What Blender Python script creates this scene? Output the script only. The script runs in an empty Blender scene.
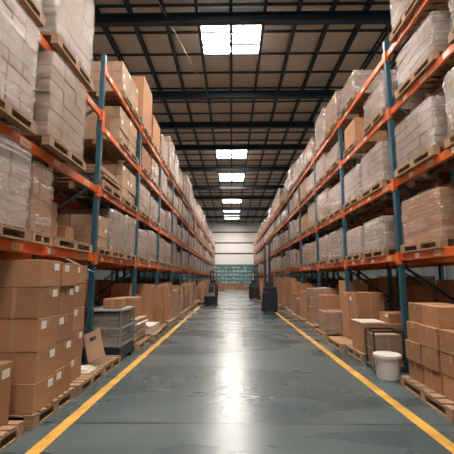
import bpy, math, random
from mathutils import Vector
rnd = random.Random(7)
S = bpy.context.scene
COL = S.collection
R = math.radians

# ---------------------------------------------------------------- camera, world, exposure
cam = bpy.data.cameras.new('camera')
cam.sensor_width = 36
cam.lens = 36 * 352 / 454
cam.clip_end = 300
camo = bpy.data.objects.new('camera', cam)
COL.objects.link(camo)
camo.location = (0, 0, 1.6)
camo.rotation_euler = (R(90 + 8.2), 0, R(0.81))
S.camera = camo

SKY = 0.32
PANE = 62.0
w = bpy.data.worlds.new('world')
S.world = w
w.use_nodes = True
bg = w.node_tree.nodes['Background']
bg.inputs[0].default_value = (1.0, 0.93, 0.86, 1)
bg.inputs[1].default_value = SKY
S.view_settings.view_transform = 'Standard'
S.view_settings.look = 'None'
S.view_settings.gamma = 1
S.view_settings.use_curve_mapping = False
S.view_settings.exposure = 0.02
S.cycles.max_bounces = 7
S.cycles.diffuse_bounces = 5
S.cycles.glossy_bounces = 3
S.cycles.transparent_max_bounces = 8
S.cycles.sample_clamp_indirect = 6


# ---------------------------------------------------------------- materials
def mat(name, col, rough=0.6, metal=0.0, var=0.0, noise=0.0, nscale=6.0, bump=0.0, bscale=40.0, spec=0.5, stretch=(1, 1, 1), emit=None):
    m = bpy.data.materials.new(name)
    m.use_nodes = True
    nt = m.node_tree
    N, L = nt.nodes, nt.links
    b = N['Principled BSDF']
    b.inputs['Roughness'].default_value = rough
    b.inputs['Metallic'].default_value = metal
    b.inputs['Specular IOR Level'].default_value = spec
    b.inputs['Base Color'].default_value = (*col, 1)
    if emit:
        b.inputs['Emission Color'].default_value = (*emit[0], 1)
        b.inputs['Emission Strength'].default_value = emit[1]
    src = None
    if var or noise or bump:
        tc = N.new('ShaderNodeTexCoord')
        mp = N.new('ShaderNodeMapping')
        mp.inputs['Scale'].default_value = stretch
        L.new(tc.outputs['Object'], mp.inputs['Vector'])
    if noise:
        n = N.new('ShaderNodeTexNoise')
        n.inputs['Scale'].default_value = nscale
        n.inputs['Detail'].default_value = 6
        L.new(mp.outputs[0], n.inputs['Vector'])
        mr = N.new('ShaderNodeMapRange')
        mr.inputs['From Min'].default_value = 0.3
        mr.inputs['From Max'].default_value = 0.7
        mr.inputs['To Min'].default_value = 1 - noise
        mr.inputs['To Max'].default_value = 1 + noise
        L.new(n.outputs[0], mr.inputs['Value'])
        src = mr.outputs[0]
    if var:
        oi = N.new('ShaderNodeObjectInfo')
        mv = N.new('ShaderNodeMapRange')
        mv.inputs['To Min'].default_value = 1 - var
        mv.inputs['To Max'].default_value = 1 + var
        L.new(oi.outputs['Random'], mv.inputs['Value'])
        if src:
            mm = N.new('ShaderNodeMath')
            mm.operation = 'MULTIPLY'
            L.new(src, mm.inputs[0])
            L.new(mv.outputs[0], mm.inputs[1])
            src = mm.outputs[0]
        else:
            src = mv.outputs[0]
    if src:
        vm = N.new('ShaderNodeVectorMath')
        vm.operation = 'SCALE'
        vm.inputs[0].default_value = col
        L.new(src, vm.inputs['Scale'])
        L.new(vm.outputs[0], b.inputs['Base Color'])
    if bump:
        n2 = N.new('ShaderNodeTexNoise')
        n2.inputs['Scale'].default_value = bscale
        n2.inputs['Detail'].default_value = 4
        L.new(mp.outputs[0], n2.inputs['Vector'])
        bp = N.new('ShaderNodeBump')
        bp.inputs['Strength'].default_value = bump
        bp.inputs['Distance'].default_value = 0.02
        L.new(n2.outputs[0], bp.inputs['Height'])
        L.new(bp.outputs[0], b.inputs['Normal'])
    return m


M = {}
M['card'] = mat('cardboard', (0.37, 0.185, 0.088), 0.72, var=0.20, noise=0.09, nscale=5, bump=0.15, bscale=12)
M['card_pale'] = mat('pale_cardboard', (0.36, 0.235, 0.15), 0.75, var=0.18, noise=0.1, nscale=5, bump=0.2, bscale=10)
M['tape'] = mat('packing_tape', (0.40, 0.225, 0.115), 0.3, var=0.1)
M['label'] = mat('paper_label', (0.80, 0.78, 0.74), 0.6)
M['ink'] = mat('label_ink', (0.06, 0.06, 0.06), 0.6)
M['wood'] = mat('pallet_wood', (0.33, 0.205, 0.115), 0.8, var=0.22, noise=0.25, nscale=7, stretch=(1, 6, 6), bump=0.3, bscale=20)
M['steel_blue'] = mat('blue_rack_steel', (0.020, 0.085, 0.125), 0.42, noise=0.2, nscale=5, spec=0.5)
M['steel_orange'] = mat('orange_rack_steel', (0.68, 0.130, 0.022), 0.42, noise=0.14, nscale=3)
M['brace'] = mat('brace_steel', (0.016, 0.040, 0.062), 0.5)
M['roof_steel'] = mat('roof_steel', (0.011, 0.026, 0.040), 0.55, noise=0.1)
M['dark'] = mat('dark_rubber', (0.012, 0.012, 0.014), 0.7)
M['black_metal'] = mat('black_metal', (0.02, 0.022, 0.026), 0.45)
M['navy'] = mat('navy_paint', (0.005, 0.012, 0.024), 0.45)
M['grey_plastic'] = mat('grey_plastic', (0.30, 0.31, 0.31), 0.5, noise=0.06)
M['bucket'] = mat('white_plastic', (0.62, 0.60, 0.57), 0.4)
M['wire'] = mat('cage_wire', (0.22, 0.26, 0.26), 0.4, metal=0.3)
M['foil'] = mat('grey_packed_goods', (0.22, 0.25, 0.25), 0.4, noise=0.4, nscale=9)
M['sheet'] = mat('pale_paper_sheet', (0.62, 0.56, 0.48), 0.7, noise=0.08)
M['sticker'] = mat('beam_sticker', (0.75, 0.58, 0.36), 0.5)
M['sticker_w'] = mat('white_beam_sticker', (0.8, 0.76, 0.7), 0.5)
M['yellow'] = mat('yellow_floor_paint', (0.58, 0.32, 0.055), 0.5, noise=0.3, nscale=3, bump=0.1)
M['white_wall'] = mat('white_cladding', (0.62, 0.60, 0.57), 0.6, noise=0.04)
M['side_wall'] = mat('side_cladding', (0.10, 0.11, 0.115), 0.7, noise=0.1)
M['teal'] = mat('teal_panel', (0.055, 0.125, 0.13), 0.5, noise=0.3, nscale=3)
M['skin'] = mat('lamp_red', (0.5, 0.02, 0.01), 0.4)


def pane_mat():
    m = bpy.data.materials.new('skylight_pane')
    m.use_nodes = True
    nt = m.node_tree
    nt.nodes.remove(nt.nodes['Principled BSDF'])
    e = nt.nodes.new('ShaderNodeEmission')
    e.inputs[0].default_value = (1.0, 0.91, 0.84, 1)
    e.inputs[1].default_value = PANE
    nt.links.new(e.outputs[0], nt.nodes['Material Output'].inputs[0])
    return m


M['pane'] = pane_mat()


def film_mat(name, cover, tint):
    """Stretch film: clear between streaks, milky and shiny where it is folded."""
    m = bpy.data.materials.new(name)
    m.use_nodes = True
    nt = m.node_tree
    N, L = nt.nodes, nt.links
    b = N['Principled BSDF']
    b.inputs['Base Color'].default_value = (*tint, 1)
    b.inputs['Roughness'].default_value = 0.17
    b.inputs['Specular IOR Level'].default_value = 1.0
    b.inputs['IOR'].default_value = 1.75
    b.inputs['Metallic'].default_value = 0.15
    tc = N.new('ShaderNodeTexCoord')
    oi = N.new('ShaderNodeObjectInfo')
    add = N.new('ShaderNodeVectorMath')
    add.operation = 'ADD'
    L.new(tc.outputs['Object'], add.inputs[0])
    sc = N.new('ShaderNodeVectorMath')
    sc.operation = 'SCALE'
    sc.inputs[0].default_value = (37, 53, 19)
    L.new(oi.outputs['Random'], sc.inputs['Scale'])
    L.new(sc.outputs[0], add.inputs[1])
    mp = N.new('ShaderNodeMapping')
    mp.inputs['Scale'].default_value = (0.55, 0.55, 13)
    mp.inputs['Rotation'].default_value = (0.22, 0.18, 0)
    L.new(add.outputs[0], mp.inputs['Vector'])
    n = N.new('ShaderNodeTexNoise')
    n.inputs['Scale'].default_value = 2.2
    n.inputs['Detail'].default_value = 7
    n.inputs['Roughness'].default_value = 0.62
    L.new(mp.outputs[0], n.inputs['Vector'])
    mp2 = N.new('ShaderNodeMapping')
    mp2.inputs['Scale'].default_value = (2, 2, 3)
    mp2.inputs['Rotation'].default_value = (-0.9, 0.7, 0)
    L.new(add.outputs[0], mp2.inputs['Vector'])
    n2 = N.new('ShaderNodeTexNoise')
    n2.inputs['Scale'].default_value = 2.6
    n2.inputs['Detail'].default_value = 3
    n2.inputs['Distortion'].default_value = 1.0
    L.new(mp2.outputs[0], n2.inputs['Vector'])
    mr = N.new('ShaderNodeMapRange')
    mr.inputs['From Min'].default_value = 0.40
    mr.inputs['From Max'].default_value = 0.68
    mr.inputs['To Min'].default_value = cover - 0.27
    mr.inputs['To Max'].default_value = min(0.95, cover + 0.42)
    mx = N.new('ShaderNodeMath')
    mx.operation = 'MULTIPLY_ADD'
    mx.inputs[1].default_value = 0.30
    L.new(n2.outputs[0], mx.inputs[0])
    ml = N.new('ShaderNodeMath')
    ml.operation = 'MULTIPLY'
    ml.inputs[1].default_value = 0.70
    L.new(n.outputs[0], ml.inputs[0])
    L.new(ml.outputs[0], mx.inputs[2])
    L.new(mx.outputs[0], mr.inputs['Value'])
    bp = N.new('ShaderNodeBump')
    bp.inputs['Strength'].default_value = 0.9
    bp.inputs['Distance'].default_value = 0.05
    L.new(mx.outputs[0], bp.inputs['Height'])
    L.new(bp.outputs[0], b.inputs['Normal'])
    tr = N.new('ShaderNodeBsdfTransparent')
    mix = N.new('ShaderNodeMixShader')
    L.new(mr.outputs[0], mix.inputs[0])
    L.new(tr.outputs[0], mix.inputs[1])
    L.new(b.outputs[0], mix.inputs[2])
    L.new(mix.outputs[0], N['Material Output'].inputs[0])
    return m


M['film'] = film_mat('stretch_film', 0.45, (0.56, 0.52, 0.485))
M['film_clear'] = film_mat('clear_stretch_film', 0.30, (0.52, 0.47, 0.42))


def floor_mat():
    m = bpy.data.materials.new('polished_concrete')
    m.use_nodes = True
    nt = m.node_tree
    N, L = nt.nodes, nt.links
    b = N['Principled BSDF']
    tc = N.new('ShaderNodeTexCoord')
    n = N.new('ShaderNodeTexNoise')
    n.inputs['Scale'].default_value = 0.55
    n.inputs['Detail'].default_value = 8
    n.inputs['Distortion'].default_value = 0.6
    fm = N.new('ShaderNodeMapping')
    fm.inputs['Scale'].default_value = (0.7, 1.7, 1)
    fm.inputs['Rotation'].default_value = (0, 0, 0.35)
    L.new(tc.outputs['Object'], fm.inputs['Vector'])
    L.new(fm.outputs[0], n.inputs['Vector'])
    cr = N.new('ShaderNodeValToRGB')
    e = cr.color_ramp.elements
    e[0].position, e[0].color = 0.30, (0.034, 0.060, 0.065, 1)
    e[1].position, e[1].color = 0.72, (0.105, 0.138, 0.138, 1)
    L.new(n.outputs[0], cr.inputs[0])
    n2 = N.new('ShaderNodeTexNoise')
    n2.inputs['Scale'].default_value = 6
    n2.inputs['Detail'].default_value = 8
    L.new(tc.outputs['Object'], n2.inputs['Vector'])
    mx = N.new('ShaderNodeMix')
    mx.data_type = 'RGBA'
    mx.blend_type = 'OVERLAY'
    mx.inputs[0].default_value = 0.07
    L.new(cr.outputs[0], mx.inputs[6])
    L.new(n2.outputs[0], mx.inputs[7])
    # saw-cut joints every 3.4 m across and 5.6 m along
    sx = N.new('ShaderNodeSeparateXYZ')
    L.new(tc.outputs['Object'], sx.inputs[0])
    prev = None
    for ax, per, off in (('Y', 3.4, 0.77), ('X', 5.9, 2.55)):
        a = N.new('ShaderNodeMath'); a.operation = 'SUBTRACT'; a.inputs[1].default_value = off
        L.new(sx.outputs[ax], a.inputs[0])
        f = N.new('ShaderNodeMath'); f.operation = 'PINGPONG'; f.inputs[1].default_value = per / 2
        L.new(a.outputs[0], f.inputs[0])
        g = N.new('ShaderNodeMath'); g.operation = 'LESS_THAN'; g.inputs[1].default_value = 0.020
        L.new(f.outputs[0], g.inputs[0])
        if prev:
            h = N.new('ShaderNodeMath'); h.operation = 'MAXIMUM'
            L.new(prev.outputs[0], h.inputs[0]); L.new(g.outputs[0], h.inputs[1])
            prev = h
        else:
            prev = g
    mj = N.new('ShaderNodeMix')
    mj.data_type = 'RGBA'
    L.new(prev.outputs[0], mj.inputs[0])
    L.new(mx.outputs[2], mj.inputs[6])
    mj.inputs[7].default_value = (0.022, 0.026, 0.028, 1)
    L.new(mj.outputs[2], b.inputs['Base Color'])
    mr = N.new('ShaderNodeMapRange')
    mr.inputs['From Min'].default_value = 0.3
    mr.inputs['From Max'].default_value = 0.7
    mr.inputs['To Min'].default_value = 0.25
    mr.inputs['To Max'].default_value = 0.30
    L.new(n.outputs[0], mr.inputs['Value'])
    L.new(mr.outputs[0], b.inputs['Roughness'])
    b.inputs['Specular IOR Level'].default_value = 0.6
    return m


def deck_mat():
    m = mat('roof_decking', (0.70, 0.61, 0.51), 0.7)
    nt = m.node_tree
    N, L = nt.nodes, nt.links
    tc = N.new('ShaderNodeTexCoord')
    wv = N.new('ShaderNodeTexWave')
    wv.bands_direction = 'Y'
    wv.inputs['Scale'].default_value = 2.2
    L.new(tc.outputs['Object'], wv.inputs['Vector'])
    bp = N.new('ShaderNodeBump')
    bp.inputs['Strength'].default_value = 0.5
    bp.inputs['Distance'].default_value = 0.03
    L.new(wv.outputs[0], bp.inputs['Height'])
    L.new(bp.outputs[0], N['Principled BSDF'].inputs['Normal'])
    return m


M['floor'] = floor_mat()
M['deck'] = deck_mat()


def post_mat():
    """Rack upright: blue paint with a column of punched slots."""
    m = mat('punched_rack_post', (0.020, 0.080, 0.115), 0.42)
    nt = m.node_tree
    N, L = nt.nodes, nt.links
    tc = N.new('ShaderNodeTexCoord')
    sx = N.new('ShaderNodeSeparateXYZ')
    L.new(tc.outputs['Object'], sx.inputs[0])
    f = N.new('ShaderNodeMath'); f.operation = 'PINGPONG'; f.inputs[1].default_value = 0.05
    L.new(sx.outputs['Z'], f.inputs[0])
    g = N.new('ShaderNodeMath'); g.operation = 'LESS_THAN'; g.inputs[1].default_value = 0.013
    L.new(f.outputs[0], g.inputs[0])
    ab = N.new('ShaderNodeMath'); ab.operation = 'ABSOLUTE'
    L.new(sx.outputs['Y'], ab.inputs[0])
    ab2 = N.new('ShaderNodeMath'); ab2.operation = 'SUBTRACT'; ab2.inputs[1].default_value = 0.026
    L.new(ab.outputs[0], ab2.inputs[0])
    ab3 = N.new('ShaderNodeMath'); ab3.operation = 'ABSOLUTE'
    L.new(ab2.outputs[0], ab3.inputs[0])
    g2 = N.new('ShaderNodeMath'); g2.operation = 'LESS_THAN'; g2.inputs[1].default_value = 0.008
    L.new(ab3.outputs[0], g2.inputs[0])
    mu = N.new('ShaderNodeMath'); mu.operation = 'MULTIPLY'
    L.new(g.outputs[0], mu.inputs[0]); L.new(g2.outputs[0], mu.inputs[1])
    mj = N.new('ShaderNodeMix'); mj.data_type = 'RGBA'
    L.new(mu.outputs[0], mj.inputs[0])
    mj.inputs[6].default_value = (0.020, 0.080, 0.115, 1)
    mj.inputs[7].default_value = (0.004, 0.008, 0.010, 1)
    L.new(mj.outputs[2], N['Principled BSDF'].inputs['Base Color'])
    return m


M['post'] = post_mat()


# ---------------------------------------------------------------- mesh helpers
class MB:
    def __init__(s):
        s.v, s.f, s.mi, s.mats = [], [], [], []

    def _m(s, m):
        if m not in s.mats:
            s.mats.append(m)
        return s.mats.index(m)

    def box(s, x0, x1, y0, y1, z0, z1, m=None, bev=0.0):
        x0, x1 = min(x0, x1), max(x0, x1)
        y0, y1 = min(y0, y1), max(y0, y1)
        b = len(s.v)
        k = s._m(m)
        if bev <= 0:
            s.v += [(x0, y0, z0), (x1, y0, z0), (x1, y1, z0), (x0, y1, z0), (x0, y0, z1), (x1, y0, z1), (x1, y1, z1), (x0, y1, z1)]
            F = [(3, 2, 1, 0), (4, 5, 6, 7), (0, 1, 5, 4), (1, 2, 6, 5), (2, 3, 7, 6), (3, 0, 4, 7)]
        else:
            c = bev
            idx = {}
            for i, X in enumerate((x0, x1)):
                for j, Y in enumerate((y0, y1)):
                    for l, Z in enumerate((z0, z1)):
                        ix, iy, iz = (c, -c)[i], (c, -c)[j], (c, -c)[l]
                        for a, p in enumerate(((X, Y + iy, Z + iz), (X + ix, Y, Z + iz), (X + ix, Y + iy, Z))):
                            idx[i, j, l, a] = len(s.v) - b
                            s.v.append(p)
            g = lambda i, j, l, a: idx[i, j, l, a]
            F = []
            for i in (0, 1):
                q = [g(i, 0, 0, 0), g(i, 1, 0, 0), g(i, 1, 1, 0), g(i, 0, 1, 0)]
                F.append(q if i else q[::-1])
                q = [g(0, i, 0, 1), g(1, i, 0, 1), g(1, i, 1, 1), g(0, i, 1, 1)]
                F.append(q[::-1] if i else q)
                q = [g(0, 0, i, 2), g(1, 0, i, 2), g(1, 1, i, 2), g(0, 1, i, 2)]
                F.append(q if i else q[::-1])
            for i in (0, 1):
                for j in (0, 1):
                    q = [g(i, j, 0, 0), g(i, j, 0, 1), g(i, j, 1, 1), g(i, j, 1, 0)]
                    F.append(q)
                    q = [g(i, 0, j, 0), g(i, 0, j, 2), g(i, 1, j, 2), g(i, 1, j, 0)]
                    F.append(q)
                    q = [g(0, i, j, 1), g(0, i, j, 2), g(1, i, j, 2), g(1, i, j, 1)]
                    F.append(q)
                    for l in (0, 1):
                        F.append([g(i, j, l, 0), g(i, j, l, 1), g(i, j, l, 2)])
        for f in F:
            s.f.append(tuple(b + q for q in f))
            s.mi.append(k)

    def bar(s, p, q, w, h=None, m=None):
        p, q = Vector(p), Vector(q)
        h = h or w
        d = (q - p).normalized()
        u = d.cross(Vector((0, 0, 1)))
        if u.length < 1e-3:
            u = Vector((1, 0, 0))
        u.normalize()
        t = u.cross(d)
        b = len(s.v)
        k = s._m(m)
        for c in (p, q):
            for a, e in ((-1, -1), (1, -1), (1, 1), (-1, 1)):
                s.v.append(tuple(c + u * a * w / 2 + t * e * h / 2))
        for f in ((3, 2, 1, 0), (4, 5, 6, 7), (0, 1, 5, 4), (1, 2, 6, 5), (2, 3, 7, 6), (3, 0, 4, 7)):
            s.f.append(tuple(b + i for i in f))
            s.mi.append(k)

    def tube(s, p, q, r0, r1=None, n=12, m=None, caps=True):
        p, q = Vector(p), Vector(q)
        r1 = r0 if r1 is None else r1
        d = (q - p).normalized()
        u = d.orthogonal().normalized()
        t = d.cross(u)
        b = len(s.v)
        k = s._m(m)
        for c, r in ((p, r0), (q, r1)):
            for i in range(n):
                a = 2 * math.pi * i / n
                s.v.append(tuple(c + (u * math.cos(a) + t * math.sin(a)) * r))
        for i in range(n):
            j = (i + 1) % n
            s.f.append((b + i, b + j, b + n + j, b + n + i))
            s.mi.append(k)
        if caps:
            s.f.append(tuple(b + i for i in range(n))[::-1]); s.mi.append(k)
            s.f.append(tuple(b + n + i for i in range(n))); s.mi.append(k)

    def lathe(s, prof, cx=0, cy=0, n=28, m=None):
        b = len(s.v)
        k = s._m(m)
        for r, z in prof:
            for i in range(n):
                a = 2 * math.pi * i / n
                s.v.append((cx + r * math.cos(a), cy + r * math.sin(a), z))
        for l in range(len(prof) - 1):
            for i in range(n):
                j = (i + 1) % n
                s.f.append((b + l * n + i, b + l * n + j, b + (l + 1) * n + j, b + (l + 1) * n + i))
                s.mi.append(k)

    def mesh(s, name, default):
        me = bpy.data.meshes.new(name)
        me.from_pydata(s.v, [], s.f)
        for m in s.mats:
            me.materials.append(m or default)
        me.polygons.foreach_set('material_index', s.mi)
        me.update()
        import bmesh
        bm = bmesh.new()
        bm.from_mesh(me)
        bmesh.ops.recalc_face_normals(bm, faces=bm.faces)
        bm.to_mesh(me)
        bm.free()
        return me

    def build(s, name, default, parent=None, loc=(0, 0, 0), rz=0):
        return link(name, s.mesh(name, default), parent, loc, rz)


def link(name, me, parent=None, loc=(0, 0, 0), rz=0):
    o = bpy.data.objects.new(name, me)
    COL.objects.link(o)
    o.parent = parent
    o.location = loc
    o.rotation_euler = (0, 0, rz)
    return o


def tag(o, label, cat, group=None):
    o['label'] = label
    o['category'] = cat
    if group:
        o['group'] = group
    return o


def thing(name, label, cat, loc=(0, 0, 0), rz=0, group=None):
    return tag(link(name, None, None, loc, rz), label, cat, group)


def struct(o):
    o['kind'] = 'structure'
    return o


def copy_tree(src, parent=None):
    c = src.copy()
    COL.objects.link(c)
    c.parent = parent
    for ch in list(src.children):
        copy_tree(ch, c)
    return c


ORD = ['first', 'second', 'third', 'fourth', 'fifth', 'sixth', 'seventh', 'eighth', 'ninth', 'tenth', 'eleventh', 'twelfth', 'thirteenth',
       'fourteenth', 'fifteenth', 'sixteenth', 'seventeenth', 'eighteenth', 'nineteenth', 'twentieth']
def ordn(k):
    if k < 20:
        return ORD[k]
    t = {2: 'twenty', 3: 'thirty'}[(k + 1) // 10]
    return {20: 'twentieth', 30: 'thirtieth'}.get(k + 1) or t + '-' + ORD[(k + 1) % 10 - 1]


# ---------------------------------------------------------------- building shell
ZR = 10.85          # underside of the roof decking
YB = 58.0
XW = 15.0
b = MB(); b.box(-XW, XW, -8, YB, -0.2, 0, M['floor'])
struct(b.build('floor', M['floor']))
b = MB(); b.box(-XW, XW, -8, YB, ZR, ZR + 0.15, M['deck'])
ceiling = struct(b.build('ceiling', M['deck']))
for sx, nm in ((-1, 'wall_left'), (1, 'wall_right')):
    b = MB(); b.box(sx * XW, sx * (XW + 0.2), -8, YB, 0, ZR + 0.15, M['side_wall'])
    for k in range(22):
        b.box(sx * (XW - 0.03), sx * XW, -8 + 3 * k, -8 + 3 * k + 0.12, 0, ZR, M['side_wall'])
    struct(b.build(nm, M['side_wall']))
# back wall: teal gridded band below, white cladding with dark rails above
b = MB()
b.box(-XW, XW, YB, YB + 0.2, 0, ZR + 0.15, M['white_wall'])
for k in range(5):
    z = 3.75 + k * 1.78
    b.box(-XW, XW, YB - 0.03, YB, z + 0.12, z + 1.70, M['white_wall'])
    if k:
        b.box(-XW, XW, YB - 0.06, YB, z - 0.12, z + 0.10, M['roof_steel'])
struct(b.build('wall_back', M['white_wall']))
b = MB()
b.box(-XW, XW, YB - 0.16, YB - 0.08, 0, 3.75, M['teal'])
grid = mat('gridded_pane', (0.26, 0.36, 0.34), 0.25, noise=0.4, nscale=2.5)
for i in range(-14, 14):
    for j in range(6):
        if rnd.random() < 0.93:
            b.box(i * 0.62 + 0.08, i * 0.62 + 0.56, YB - 0.20, YB - 0.16, 0.12 + j * 0.6, 0.12 + j * 0.6 + rnd.choice((0.18, 0.28, 0.34)), grid)
struct(b.build('window_1', M['teal']))

# skylights; unseen ones around the camera and the last but one added for light
SKYL = [(-3.5, 1.8), (1.5, 1.8), (6.3, 1.8), (11.1, 2.3), (24.1, 2.0), (30.3, 2.3), (39.6, 3.0), (46.2, 2.4), (51.5, 3.0)]
wn = 2
for (y, ln) in SKYL:
    e = struct(link('window_%d' % wn, None, None, (0, y, 0)))
    wn += 1
    b = MB(); b.box(-1.12, 1.08, 0, ln, ZR - 0.05, ZR - 0.01, M['pane'])
    b.build('pane', M['pane'], e)
    b = MB()
    for x in (-1.17, 1.10):
        b.box(x, x + 0.06, -0.05, ln + 0.05, ZR - 0.12, ZR, M['white_wall'])
    for yy, yw in ((-0.06, .06), (ln * 0.70, .13), (ln, .06)):
        b.box(-1.15, 1.15, yy, yy + yw, ZR - 0.12, ZR, M['white_wall'])
    b.build('frame', M['white_wall'], e)
for sx in (-1, 1):  # unseen skylights over the side aisles, added to bounce light onto the ceiling
    for y in (3.0, 12.5, 24.0, 36.0, 48.0):
        e = struct(link('window_%d' % wn, None, None, (sx * 9.0, y, 0)))
        wn += 1
        b = MB(); b.box(-1.1, 1.1, 0, 1.9, ZR - 0.05, ZR - 0.01, M['pane'])
        b.build('pane', M['pane'], e)
        b = MB()
        for x in (-1.16, 1.10):
            b.box(x, x + 0.06, -0.05, 1.95, ZR - 0.12, ZR, M['white_wall'])
        b.build('frame', M['white_wall'], e)

# roof steel: rafters across, purlins along in two tiers, light cross rails
RAFT = [-5.5, 0.2, 5.7, 10.85, 15.9, 19.3, 22.8, 27.6, 33.4, 38.0, 44.4, 50.4]
for k, y in enumerate(RAFT):
    b = MB()
    b.box(-XW, XW, y - 0.11, y + 0.11, 10.15, 10.18, M['roof_steel'])
    b.box(-XW, XW, y - 0.015, y + 0.015, 10.18, 10.47, M['roof_steel'])
    b.box(-XW, XW, y - 0.11, y + 0.11, 10.46, 10.50, M['roof_steel'])
    for sx in (-1, 1):   # haunch plates and web stiffeners
        for q in range(1, 8):
            b.box(sx * q * 1.85 - 0.01, sx * q * 1.85 + 0.01, y - 0.1, y + 0.1, 10.18, 10.46, M['roof_steel'])
    o = b.build('roof_beam', M['roof_steel'])
    where = ('out of sight above the camera' if y < 8 else ordn(k - 3) + ' one counted from the top of the photo')
    tag(o, 'dark navy steel roof beam spanning the hall, ' + where, 'roof beam', 'roof beams across the hall')
for k in range(-12, 13):
    b = MB()
    x = -0.02 + k * 1.15
    b.box(x - 0.055, x + 0.055, -8, YB, 10.50, 10.56, M['roof_steel'])
    b.box(x - 0.035, x + 0.035, -8, YB, 10.74, 10.80, M['roof_steel'])
    for q in range(26):
        b.box(x - 0.012, x + 0.012, -7 + q * 2.6, -6.97 + q * 2.6, 10.56, 10.74, M['roof_steel'])
    struct(b.build('purlin', M['roof_steel']))
y = -6.5
while y < YB - 1:
    b = MB(); b.box(-XW, XW, y - 0.035, y + 0.035, 10.66, 10.73, M['roof_steel'])
    struct(b.build('cross_rail', M['roof_steel']))
    y += 1.32
# conduits under the roof
b = MB(); b.tube((-2.6, 9, 10.4), (1.2, 27, 10.4), 0.012, m=M['sheet'], n=6)
struct(b.build('conduit', M['sheet']))

# painted aisle lines
for nm, x0, x1 in (('left', -1.84, -1.78), ('right', 2.10, 1.89)):
    b = MB()
    n = 24
    for i in range(n):
        pass
    k = b._m(M['yellow'])
    ya, yb = 1.5, 44.5
    for (yy, xx) in ((ya, x0), (yb, x1)):
        for dx in (-0.065, 0.065):
            for z in (0.0005, 0.003):
                b.v.append((xx + dx, yy, z))
    for f in ((0, 4, 6, 2), (1, 3, 7, 5), (0, 1, 5, 4), (2, 6, 7, 3), (0, 2, 3, 1), (4, 5, 7, 6)):
        b.f.append(f); b.mi.append(k)
    o = b.build('aisle_line', M['yellow'])
    tag(o, 'yellow line painted on the floor along the %s rack' % nm, 'floor line')

# ---------------------------------------------------------------- racks
D_R = 1.12


class Side:
    pass


LEFT, RIGHT = Side(), Side()
LEFT.s, LEFT.x, LEFT.nm, LEFT.p0, LEFT.bay, LEFT.n, LEFT.lv = -1, -2.55, 'left', 3.65, 2.80, 17, [2.03, 3.30, 4.58, 5.76]
RIGHT.s, RIGHT.x, RIGHT.nm, RIGHT.p0, RIGHT.bay, RIGHT.n, RIGHT.lv = 1, 3.06, 'right', 3.40, 3.05, 15, [2.03, 3.40, 4.80, 5.98]
LEFT.ys = [2.85] + [6.45 + 2.8 * i for i in range(17)]
RIGHT.ys = [3.40 + 3.05 * i for i in range(16)]
LVN = ['lowest shelf', 'second shelf', 'third shelf', 'top shelf']


def make_frame(sd, H, backrow=False):
    t = thing('upright_frame', 'x', 'rack frame')
    s = sd.s
    for xx in (0, s * D_R):
        b = MB()
        b.box(-0.045, 0.045, -0.05, 0.05, 0.01, H, M['post'], bev=0.008)
        p = b.build('post', M['post'], t, (xx, 0, 0))
        b = MB(); b.box(-0.08, 0.08, -0.075, 0.075, 0, 0.012, M['steel_blue'])
        b.build('base_plate', M['steel_blue'], p)
    z = 0.3
    k = 0
    while z + 0.75 < H:
        b = MB()
        a, c = (s * 0.05, s * (D_R - 0.05)) if k % 2 == 0 else (s * (D_R - 0.05), s * 0.05)
        b.bar((a, 0, z), (c, 0, z + 0.72), 0.035, 0.045, M['brace'])
        b.build('brace', M['brace'], t)
        z += 0.78
        k += 1
    b = MB(); b.bar((s * 0.05, 0, 0.25), (s * (D_R - 0.05), 0, 0.25), 0.035, 0.045, M['brace'])
    b.build('brace', M['brace'], t)
    return t


def make_beam(L, stickers):
    me_b = MB()
    me_b.box(-0.025, 0.025, 0.05, L - 0.05, -0.13, 0, M['steel_orange'], bev=0.006)
    t = link('rack_beam', me_b.mesh('rack_beam', M['steel_orange']))
    for y0 in (0.0, L - 0.06):
        b = MB(); b.box(-0.058, -0.044, y0 - 0.055 if y0 == 0 else y0, y0 + 0.06 if y0 == 0 else y0 + 0.115, -0.19, 0.03, M['steel_orange'])
        b.box(-0.058, 0.0, y0 + (0.052 if y0 == 0 else 0), y0 + (0.06 if y0 == 0 else 0.008), -0.19, 0.03, M['steel_orange'])
        b.build('end_plate', M['steel_orange'], t)
    if stickers:
        for y0, ln, m in stickers:
            b = MB(); b.box(-0.0275, -0.0255, y0, y0 + ln, -0.105, -0.03, m)
            st = b.build('sticker', m, t)
            if m is M['sticker']:
                b = MB()
                for q in range(5):
                    b.box(-0.0283, -0.0276, y0 + 0.02 + q * ln / 6, y0 + 0.02 + q * ln / 6 + 0.012, -0.095, -0.045, M['ink'])
                b.build('barcode', M['ink'], st)
    return t


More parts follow.
